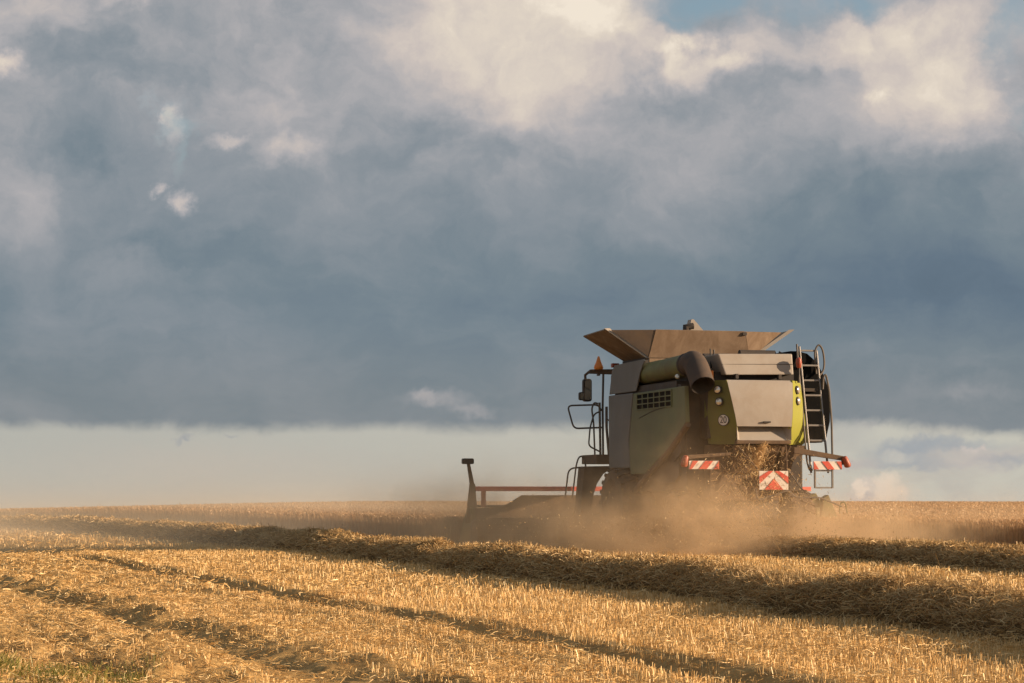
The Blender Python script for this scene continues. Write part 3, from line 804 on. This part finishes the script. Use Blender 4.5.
    part('lamp_stalk', 'black', tb([(.965, .12, 4.06), (.97, .16, 3.72)], .03), sl)
    # --- ladder at the right of the rear
    def Lp(u): return .62 * u + .08, 1.75 + 2.75 * u         # y, z up the ladder
    lad = bpy.data.objects.new('rear_ladder', None); col.objects.link(lad); lad.parent = ROOT
    xl, xr = 1.22, 1.62
    for x, zt_ in ((xl, 1.02), (xr, .99)):
        def rail(bm, x=x, zt_=zt_):
            y0, z0 = Lp(0); y1, z1 = Lp(zt_)
            hexa(bm, [(x - .016, y0 - .03, z0), (x + .016, y0 - .03, z0), (x + .016, y0 + .03, z0), (x - .016, y0 + .03, z0), (x - .016, y1 - .03, z1), (x + .016, y1 - .03, z1), (x + .016, y1 + .03, z1), (x - .016, y1 + .03, z1)])
        part('ladder_rail', 'steel', rail, lad, bev=.006)
    for k in range(8):
        y, z = Lp((2.13 + .333 * k - 1.75) / 2.75)
        part('rung', 'steel', bx(xl + .02, xr - .02, y - .03, y + .03, z - .02, z + .02), lad, bev=.006)
    for x in (1.27, 1.68): part('lower_rail', 'steel', bx(x - .016, x + .016, -.03, .02, 1.42, 1.84), lad)
    for z in (1.80, 1.43): part('rung', 'steel', bx(1.288, 1.662, -.02, .012, z - .018, z + .018), lad)
    part('handrail', 'rail', tb(rounded([(1.60, .66, 3.95), (1.56, .66, 4.45), (1.66, .66, 4.62), (1.76, .66, 4.50), (1.80, .66, 4.2), (1.76, .64, 4.0), (1.64, .62, 3.9)], .12), .022, 8), lad, smooth=True)
    part('handrail', 'rail', tb(rounded([(1.66, .45, 3.6), (1.68, .45, 3.88), (1.74, .45, 3.94), (1.80, .42, 3.6), (1.76, .2, 2.9), (1.72, .08, 2.1)], .10), .024, 8), lad, smooth=True)
    part('handrail', 'rail', tb(rounded([(1.16, .70, 4.6), (1.16, .66, 4.3), (1.13, .1, 2.0), (1.17, .05, 1.80), (1.24, .05, 1.82)], .08), .022, 8), lad, smooth=True)
    part('ladder_bracket', 'dark', bx(1.3, 1.58, .3, .72, 2.42, 2.50), lad); part('ladder_bracket', 'dark', bx(1.1, 1.6, .50, .72, 3.55, 3.62), lad)
    # --- rear marker arms
    def stripes(bm, x0, x1, z0, z1, y, lean, slots):
        """red parallelograms cut to the board"""
        for a, b in slots:
            w = x1 - x0
            pts = []
            for t_, zz in ((a, z0), (b, z0), (b + lean, z1), (a + lean, z1)):
                pts.append((x0 + w * min(1, max(0, t_)), y, zz))
            if abs(pts[1][0] - pts[0][0]) + abs(pts[2][0] - pts[3][0]) < 1e-3: continue
            if (pts[0][0] - pts[1][0]) == 0: pts = [pts[0], pts[2], pts[3]]
            elif (pts[2][0] - pts[3][0]) == 0: pts = [pts[0], pts[1], pts[2]]
            prism(bm, pts, (0, .012, 0))
    for s in (-1, 1):
        if s < 0:
            arm = part('marker_arm', 'brown', lambda bm: hexa(bm, [(-1.75, -.03, 2.03), (-.68, -.03, 2.13), (-.68, .05, 2.13), (-1.75, .05, 2.03), (-1.75, -.03, 2.12), (-.68, -.03, 2.19), (-.68, .05, 2.19), (-1.75, .05, 2.12)]), bev=.01)
            x0, x1, lean, slots = -1.65, -.97, .22, [(-.1, .08), (.32, .58), (.82, 1.2)]
            lx = (-1.73, -1.76)
        else:
            arm = part('marker_arm', 'brown', lambda bm: hexa(bm, [(.78, -.03, 2.18), (1.94, -.03, 2.02), (1.94, .06, 2.02), (.78, .06, 2.18), (.78, -.03, 2.31), (1.94, -.03, 2.12), (1.94, .06, 2.12), (.78, .06, 2.31)]), bev=.01)
            x0, x1, lean, slots = 1.22, 1.88, -.22, [(-.1, .18), (.50, .74), (1.02, 1.3)]
            lx = (1.96, 2.02)
        z0, z1 = 1.825, 2.005
        wb = part('warning_board', 'white', bx(x0, x1, -.06, -.035, z0, z1), arm, bev=.004)
        part('red_stripes', 'red', lambda bm: stripes(bm, x0, x1, z0 + .002, z1 - .002, -.074, lean, slots), arm)
        part('tail_lamp', 'red_lens', lambda bm: tube(bm, [(lx[0] - .02 * s, -.05, 2.115), (lx[0] - .015 * s, -.05, 2.10), (lx[0], -.05, 2.06), (lx[1], -.05, 1.92), (lx[1] + .012 * s, -.05, 1.885), (lx[1] + .015 * s, -.05, 1.87)], [.03, .055, .066, .078, .062, .03], 16), arm, smooth=True)
        part('lamp_socket', 'brown', lambda bm: box(bm, min(lx) - .05, max(lx) + .05, .0, .05, 1.93, 2.07), arm, bev=.01)
    # --- chevron plate
    cp = part('warning_plate', 'white', bx(-.085, .585, -.16, -.135, 1.385, 1.79), bev=.004)
    def chev(bm):
        y = -.173; z0, z1 = 1.387, 1.788; xm = .25; L, Rr = -.083, .583
        tri = lambda pts: prism(bm, [(x, y, z) for x, z in pts], (0, .012, 0))
        tri([(xm - .215, z0), (xm + .215, z0), (xm, z0 + .235)])
        tri([(L, 1.515), (L, 1.665), (xm - .125 - .0, z1), (xm - .02, z1)])
        tri([(Rr, 1.515), (xm + .02, z1), (xm + .125, z1), (Rr, 1.665)])
    part('red_chevron', 'red', chev, cp)
    for q in ([(.60, .02, 2.36), (.60, -.10, 1.5)], [(-.5, .1, 2.35), (-.1, -.1, 1.83)]): part('plate_post', 'brown', tb(q, .018), cp)
    # --- straw chopper and outlet under the hood
    part('straw_chopper', 'brown', many(bx(-.95, .70, .55, 1.6, 1.15, 2.36), lambda bm: plate(bm, [(-.55, .15, 2.36), (.55, .15, 2.36), (.45, .5, 1.75), (-.5, .5, 1.75)], .03)), bev=.02)
    part('spreader_hose', 'rail', tb(rounded([(-.15, -.12, 1.4), (-.12, -.1, 1.15), (.62, -.12, 1.38), (.75, -.1, 1.22), (1.35, -.1, 1.22), (1.85, -.1, 1.02)], .12), .018, 6), smooth=True)
    part('spreader_hose', 'rail', tb(rounded([(.70, .1, 1.8), (1.0, .1, 1.40), (1.2, .1, 1.25)], .1), .015, 6), smooth=True)
    # --- rear axle leg and wheels
    part('axle_leg', 'brown', lambda bm: prism(bm, [(x, .35, z) for x, z in [(.62, 2.36), (1.2, 2.36), (1.2, 2.16), (1.02, 2.12), (.92, 2.0), (.86, 1.8), (.82, 1.35), (.62, 1.35)]], (0, .35, 0)), bev=.03)
    part('rear_axle', 'dark', tb([(-1.3, 1.3, .72), (1.3, 1.3, .72)], .14, 10))
    def wheel(x, y, rad, wid):
        w = bpy.data.objects.new('wheel', None); col.objects.link(w); w.parent = ROOT
        h = wid / 2
        def tyre(bm):
            disc_lathe(bm, (x, y, rad), (1, 0, 0), [(-h * .8, rad * .55), (-h, rad * .72), (-h * .96, rad * .90), (-h * .7, rad * .97), (h * .7, rad * .97), (h * .96, rad * .90), (h, rad * .72), (h * .8, rad * .55)], 40)
            for k in range(22):       # chevron lugs
                for sg in (-1, 1):
                    a = 2 * math.pi * (k + .5 * (sg > 0)) / 22
                    P = lambda xx, aa, rr: (x + xx, y + rr * math.cos(aa), rad + rr * math.sin(aa))
                    x0, x1 = (0.0, h * .98 * sg)
                    da, sk = .05, .16
                    pts = [P(x0, a - da, rad * .95), P(x1, a - da + sk, rad * .93), P(x1, a + da + sk, rad * .93), P(x0, a + da, rad * .95)]
                    ptt = [P(x0, a - da, rad), P(x1, a - da + sk, rad * .985), P(x1, a + da + sk, rad * .985), P(x0, a + da, rad)]
                    hexa(bm, pts + ptt)
        part('tyre', 'rubber', tyre, w)
        part('rim', 'rim', lambda bm: disc_lathe(bm, (x, y, rad), (1, 0, 0), [(-h * .7, rad * .54), (-h * .75, rad * .5), (-h * .3, rad * .42), (-h * .35, rad * .15), (h * .35, rad * .15), (h * .3, rad * .42), (h * .75, rad * .5), (h * .7, rad * .54)], 32), w, smooth=True)
    wheel(-1.42, 4.9, .96, .8); wheel(1.42, 4.9, .96, .8); wheel(-1.30, 1.3, .70, .55); wheel(1.30, 1.3, .70, .55)
    part('front_axle', 'dark', tb([(-1.3, 4.9, .96), (1.3, 4.9, .96)], .18, 10))
    # --- cab, in front of the tank
    cab = part('cab', 'grey_side', many(bx(-.98, .98, 6.0, 7.5, 3.98, 4.22), bx(-.95, .95, 6.0, 6.1, 2.1, 3.98), bx(-.95, .95, 6.1, 7.4, 2.0, 2.25)), bev=.04)
    part('cab_glazing', 'glass', lambda bm: hexa(bm, [(-.93, 6.12, 2.26), (.93, 6.12, 2.26), (.80, 7.65, 2.26), (-.80, 7.65, 2.26), (-.93, 6.12, 3.97), (.93, 6.12, 3.97), (.85, 7.35, 3.97), (-.85, 7.35, 3.97)]), cab)
    part('feeder_house', 'brown', lambda bm: hexa(bm, [(-.75, 5.9, .9), (.75, 5.9, .9), (.75, 8.0, .3), (-.75, 8.0, .3), (-.75, 5.9, 1.9), (.75, 5.9, 1.9), (.75, 8.0, 1.05), (-.75, 8.0, 1.05)]))
    # --- mirror arm, mirrors, beacon
    ma = part('mirror_arm', 'brown', lambda bm: (hexa(bm, [(-1.86, 6.56, 4.20), (-1.0, 6.56, 4.18), (-1.0, 6.66, 4.18), (-1.86, 6.66, 4.20), (-1.78, 6.56, 4.30), (-1.0, 6.56, 4.32), (-1.0, 6.66, 4.32), (-1.78, 6.66, 4.30)]), tube(bm, [(-1.80, 6.6, 4.25), (-1.91, 6.6, 4.16), (-1.90, 6.6, 4.0)], .035, 8), box(bm, -1.60, -1.54, 6.55, 6.67, 4.15, 4.19)), bev=.008)
    def rbox(x0, x1, y0, y1, z0, z1, rad):
        def f(bm):
            pts = rounded([(x0, y0, z0), (x1, y0, z0), (x1, y0, z1), (x0, y0, z1)], rad, 4, True); prism(bm, pts, (0, y1 - y0, 0))
        return f
    def tipped(x0, x1, yt, yb, z0, z1, rad):
        def f(bm):
            pts = [Vector((p.x, yb + (yt - yb) * (p.z - z0) / (z1 - z0), p.z)) for p in rounded([(x0, 0, z0), (x1, 0, z0), (x1, 0, z1), (x0, 0, z1)], rad, 4, True)]
            prism(bm, pts, (0, .004, 0))
        return f
    m1 = part('mirror', 'black', rbox(-1.985, -1.77, 6.50, 6.62, 3.52, 4.07, .07), ma, bev=.01)
    part('mirror_glass', 'chrome', tipped(-1.962, -1.795, 6.445, 6.495, 3.56, 4.04, .06), ma)
    part('mirror', 'black', rbox(-2.08, -1.95, 6.52, 6.62, 3.55, 3.75, .05), ma, bev=.01)
    part('mirror_glass', 'chrome', tipped(-2.065, -1.97, 6.49, 6.515, 3.57, 3.73, .04), ma)
    bc = part('beacon', 'amber', lambda bm: disc_lathe(bm, (-1.57, 6.6, 4.32), (0, 0, 1), [(-.02, .10), (.02, .115), (.06, .11), (.16, .065), (.27, .03), (.30, .02)], 16), ma, smooth=True)
    part('tip', 'black', tb([(-1.57, 6.6, 4.60), (-1.57, 6.6, 4.70)], .012), bc) if False else None
    part('cab_post', 'rail', tb([(-1.45, 6.6, 4.2), (-1.47, 6.6, 3.4), (-1.46, 6.6, 2.2)], .028, 8), smooth=True)
    part('marker_lamp', 'red_lens', bx(-1.56, -1.38, 5.55, 5.68, 4.30, 4.40), bev=.02)
    # --- platform, railings and front steps on the left
    pf = part('cab_platform', 'brown', many(bx(-1.82, -1.15, 6.0, 7.2, 2.02, 2.24)), bev=.02)
    def rl(pts, r=.022, rad=.08): return part('handrail', 'rail', tb(rounded(pts, rad), r, 8), pf, smooth=True)
    rl([(-1.50, 6.6, 2.90), (-2.20, 6.6, 2.87), (-2.36, 6.6, 3.42), (-1.58, 6.6, 3.45), (-1.50, 6.6, 3.3)], .022, .12)
    rl([(-1.70, 6.5, 2.22), (-1.73, 6.5, 3.0), (-1.78, 6.5, 3.35), (-1.72, 6.5, 3.50), (-1.62, 6.5, 3.47)], .022)
    rl([(-1.56, 6.5, 2.22), (-1.58, 6.5, 3.50)], .030)
    rl([(-1.36, 6.45, 2.22), (-1.42, 6.45, 2.9), (-1.42, 6.45, 3.40)], .034)
    rl([(-1.58, 6.5, 2.32), (-1.86, 6.5, 2.45), (-1.82, 6.5, 2.9), (-1.72, 6.5, 3.22), (-1.58, 6.5, 3.28)], .020, .1)
    rl([(-1.42, 6.45, 3.1), (-1.22, 6.45, 3.0)], .018)
    rl([(-1.42, 6.45, 2.55), (-1.22, 6.45, 2.52)], .018)
    sp = part('cab_steps', 'brown', lambda bm: (prism(bm, [(x, 6.45, z) for x, z in [(-1.98, 1.96), (-2.12, .55), (-1.84, .55), (-1.76, 1.25), (-1.66, 1.55), (-1.50, 1.78), (-1.34, 1.88), (-1.2, 1.9), (-1.2, 1.975)]], (0, .5, 0))), bev=.01)
    for pts in ([(-2.42, 6.6, 1.2), (-2.34, 6.6, 1.85), (-2.22, 6.6, 1.93), (-1.9, 6.6, 1.93)], [(-2.27, 6.5, 1.2), (-2.17, 6.5, 2.0), (-2.1, 6.5, 2.2), (-1.97, 6.5, 2.2), (-1.93, 6.5, 1.95)]):
        part('step_rail', 'rail', tb(rounded(pts, .12), .02, 8), sp, smooth=True)
    # --- header
    X0, X1 = -4.30, 4.75
    hd = bpy.data.objects.new('header', None); col.objects.link(hd); hd.parent = ROOT
    part('back_wall', 'brown', many(lambda bm: prism(bm, [(x, 8.35, z) for x, z in [(X0, .12), (X1, .12), (X1, 1.0), (3.4, 1.0), (3.0, 1.27), (-3.0, 1.27), (-3.35, 1.06), (-3.6, .98), (X0, .95)]], (0, .08, 0)),
                                    bx(X0, X1, 8.2, 8.35, .55, .72), bx(X0, X1, 8.22, 8.35, .15, .30)), hd, bev=.01)
    part('table_floor', 'brown', bx(X0, X1, 8.43, 9.9, .10, .16), hd)
    part('intake_auger', 'dark', tb([(X0 + .1, 8.85, .50), (X1 - .1, 8.85, .50)], .28, 16), hd, smooth=True)
    part('reel_bar', 'red_bar_lit', bx(X0 + .12, X1 - .02, 8.52, 8.64, 1.37, 1.485), hd, bev=.01)
    def reel(bm):
        cy, cz, rr = 9.35, .72, .33
        for k in range(6):
            a = 2 * math.pi * k / 6 + .4
            y, z = cy + rr * math.cos(a), cz + rr * math.sin(a) * .85
            tube(bm, [(X0 + .25, y, z), (X1 - .25, y, z)], .03, 6)
            for i in range(56):
                x = X0 + .3 + i * .157; tube(bm, [(x, y, z), (x, y - .02, z - .22)], .006, 4)
        for x in np.linspace(X0 + .3, X1 - .3, 6):
            for k in range(6):
                a = 2 * math.pi * k / 6 + .4; tube(bm, [(x, cy, cz), (x, cy + rr * math.cos(a), cz + rr * math.sin(a) * .85)], .02, 5)
        tube(bm, [(X0 + .2, cy, cz), (X1 - .2, cy, cz)], .07, 10)
    part('reel', 'rail', reel, hd)
    for x in (-3.95, -.35, .05, 3.9):
        part('reel_bracket', 'red' if abs(x) > 2 else 'rail', many(bx(x - .05, x + .05, 8.44, 8.52, .98, 1.52 if abs(x) < 2 else 1.38)), hd)
    for x, s in ((X0, -1), (X1, 1)):
        part('divider', 'tube_green', lambda bm: prism(bm, [(x - .04, y, z) for y, z in [(8.15, .12), (8.15, .95), (8.45, 1.0), (8.9, .7), (9.3, .2), (9.3, .1)]], (.10, 0, 0)), hd, bev=.02)
    part('divider_plate', 'grey_side', lambda bm: hexa(bm, [(X0 - .10, 8.05, .12), (X0 + .08, 8.05, .12), (X0 + .08, 8.14, .12), (X0 - .10, 8.14, .12), (X0 - .05, 8.05, .62), (X0 + .10, 8.05, .72), (X0 + .10, 8.14, .72), (X0 - .05, 8.14, .62)]), hd, bev=.015)
    ml = part('marker_post', 'brown', lambda bm: (hexa(bm, [(X0 - .13, 8.3, .6), (X0 + .17, 8.3, .6), (X0 + .17, 8.42, .6), (X0 - .13, 8.42, .6), (X0 - .03, 8.32, 1.55), (X0 + .10, 8.32, 1.55), (X0 + .10, 8.40, 1.55), (X0 - .03, 8.40, 1.55)]),
                                                    hexa(bm, [(X0 - .02, 8.32, 1.5), (X0 + .09, 8.32, 1.5), (X0 + .09, 8.40, 1.5), (X0 - .02, 8.40, 1.5), (X0 - .10, 8.32, 2.05), (X0 - .03, 8.32, 2.05), (X0 - .03, 8.40, 2.05), (X0 - .10, 8.40, 2.05)])), hd, bev=.01)
    part('marker_light', 'black', rbox(X0 - .22, X0 + .06, 8.28, 8.44, 2.03, 2.17, .04), hd, bev=.01)
    part('divider_cover', 'tube_green', lambda bm: (hexa(bm, [(4.35, 8.2, .3), (5.3, 8.2, .3), (5.3, 8.9, .3), (4.35, 8.9, .3), (4.45, 8.25, 1.22), (4.75, 8.25, 1.32), (4.75, 8.7, 1.32), (4.45, 8.7, 1.22)]),
                                                  hexa(bm, [(4.75, 8.1, .3), (5.45, 8.1, .3), (5.45, 8.5, .3), (4.75, 8.5, .3), (4.92, 8.15, 1.20), (5.05, 8.15, 1.28), (5.05, 8.4, 1.28), (4.92, 8.4, 1.20)]), tube(bm, rounded([(5.32, 8.1, .8), (5.35, 8.1, 1.08), (5.48, 8.1, 1.1), (5.54, 8.1, .8)], .08), .02, 6)), hd, bev=.02)
build_combine()


# ------------------------------------------------------------------ straw pouring out and chaff in the air
def to_world(L):
    x, y = L[:, 0], L[:, 1]
    return np.stack([ORG[0] + x * _ca - y * _sa, ORG[1] + x * _sa + y * _ca, L[:, 2]], -1)

def build_falling():
    S = Soup()
    n = 1000; z = .45 + 1.9 * rng.random(n) ** .8
    x = -.15 + rng.normal(0, .31, n) * (1 + .25 * (2.3 - z)); y = .18 - .35 * (2.4 - z) * rng.random(n) + .25 * rng.normal(0, .6, n)
    straws(S, to_world(np.stack([x, np.minimum(y, .48), z], -1)), .06 + .14 * rng.random(n), .005 + .007 * rng.random(n), 1.1, .14)
    # a thicker wisp hanging from the outlet
    n = 500; u = rng.random(n)
    L = np.stack([.10 - .22 * u + rng.normal(0, .05, n), .05 + rng.normal(0, .05, n), 2.38 - .55 * u], -1)
    straws(S, to_world(L), .10 + .12 * rng.random(n), .007 + 0 * u, 1.4, .14)
    o = S.obj('falling_straw', [M['chaff']]); stuff(o, 'loose straw pouring out from under the rear hood of the combine')

    S = Soup()
    n = 9000
    L = np.stack([rng.normal(-.3, 2.3, n), rng.normal(-1.0, 2.2, n), .25 + np.abs(rng.normal(0, .6, n))], -1)
    L = L[(L[:, 0] < 2.6) & ((L[:, 2] < 1.1) | (L[:, 0] < 1.0))]; L = L[(L[:, 1] < .2) | (np.abs(L[:, 0]) > 2.0)]
    straws(S, to_world(L), .010 + .045 * rng.random(len(L)) ** 3, .005 + .008 * rng.random(len(L)) ** 2, 1.0, .3)
    n = 500; L = np.stack([np.minimum(rng.normal(-.1, .7, n), .95), -.6 + .4 * rng.normal(0, 1, n), 1.0 + 1.3 * rng.random(n)], -1)
    straws(S, to_world(L), .02 + .06 * rng.random(n), .010 + 0 * rng.random(n), 1.0, .3)
    o = S.obj('flying_chaff', [M['chaff']]); stuff(o, 'flecks of chaff and short straw flying in the dust around the combine')
build_falling()


# ------------------------------------------------------------------ dust
def dust_volume(name, lo, hi, rot, loc, density_fn, colr, aniso, label, step):
    bm = bmesh.new(); box(bm, lo[0], hi[0], lo[1], hi[1], lo[2], hi[2]); bmesh.ops.recalc_face_normals(bm, faces=bm.faces)
    me = bpy.data.meshes.new(name); bm.to_mesh(me); bm.free()
    m = bpy.data.materials.new(name + '_air'); m.use_nodes = True
    T = NT(m.node_tree); T.n.remove(T.n['Principled BSDF'])
    pv = T.new('ShaderNodeVolumePrincipled'); pv.inputs['Color'].default_value = (*colr, 1); pv.inputs['Anisotropy'].default_value = aniso
    co = T.new('ShaderNodeTexCoord').outputs['Object']
    T.put(pv.inputs['Density'], density_fn(T, co))
    T.l.new(pv.outputs[0], T.n['Material Output'].inputs['Volume'])
    m.cycles.volume_step_rate = step
    me.materials.append(m)
    o = bpy.data.objects.new(name, me); col.objects.link(o)
    o.location = loc; o.rotation_euler = (0, 0, rot)
    stuff(o, label)
    return o

def plume(T, co):
    sp = T.new('ShaderNodeSeparateXYZ'); T.l.new(co, sp.inputs[0]); x, y, z = sp.outputs
    wn = T.vec('MULTIPLY', T.vec('SUBTRACT', T.noise(co, .55, 3, .55, color=True), (.5, .5, .5)), (2.6, 2.2, 1.7))
    wn2 = T.vec('MULTIPLY', T.vec('SUBTRACT', T.noise(co, 1.7, 2, .6, color=True), (.5, .5, .5)), (1.0, 1.0, .8))
    W = T.vec('ADD', T.vec('ADD', co, wn), wn2)
    def puff(c, r, a):
        v = T.vec('DIVIDE', T.vec('SUBTRACT', W, c), r)
        d2 = T.vec('DOT_PRODUCT', v, v)
        return T.math('MULTIPLY', T.math('EXPONENT', T.math('MULTIPLY', d2, -1.0)), a)
    s = None
    for c, r, a in [((-2.3, .4, .25), (1.4, 2.6, .85), .46), ((-3.2, 3.0, .3), (1.0, 2.0, 1.0), .40), ((-.2, -1.2, .15), (2.6, 2.0, .75), .44),
                    ((-4.6, 5.4, .35), (2.9, 2.8, 1.05), .30), ((3.4, -.6, .1), (3.2, 2.6, .66), .30), ((-1.9, .6, 1.9), (.8, 2.4, 1.0), .085), ((.1, -.3, 1.5), (.8, .6, .9), .07),
                    ((.5, -1.8, .2), (6.0, 3.2, .9), .060)]:
        p = puff(c, r, a); s = p if s is None else T.math('ADD', s, p)
    n = T.noise(W, 1.0, 5, .62)
    s = T.math('MULTIPLY', s, T.smooth(n, .36, .66, .12, 1.75))
    fade = T.math('MULTIPLY', T.smooth(T.math('ABSOLUTE', x), 9.2, 6.5), T.smooth(z, 4.4, 3.0))
    fade = T.math('MULTIPLY', fade, T.math('MULTIPLY', T.smooth(y, -5.4, -3.4), T.smooth(y, 10.4, 8.0)))
    return T.math('MULTIPLY', s, fade)
dust_volume('dust_cloud', (-9.3, -5.5, -.3), (9.3, 10.5, 4.5), R(YAW), (ORG[0], ORG[1], 0), plume, (.985, .735, .46), .1,
            'warm brown dust cloud boiling up around the rear and left side of the combine', .26)

def bank(T, co):
    sp = T.new('ShaderNodeSeparateXYZ'); T.l.new(co, sp.inputs[0]); x, y, z = sp.outputs
    n = T.noise(T.vec('MULTIPLY', co, (1, 1, 2.5)), .10, 4, .55)
    d = T.math('MULTIPLY', T.smooth(n, .3, .7, .35, 1.4), T.math('EXPONENT', T.math('MULTIPLY', z, -1.5)))
    ed = T.math('MULTIPLY', T.smooth(T.math('ABSOLUTE', x), 23, 12), T.smooth(T.math('ABSOLUTE', y), 38, 24))
    return T.math('MULTIPLY', T.math('MULTIPLY', d, ed), .060)
dust_volume('drifting_dust', (-23.5, -38.5, -2.5), (23.5, 38.5, 6.5), R(20), (-14, 86, 0), bank, (.97, .84, .64), .2,
            'thin dust drifting low over the wheat at the left of the combine', .25)
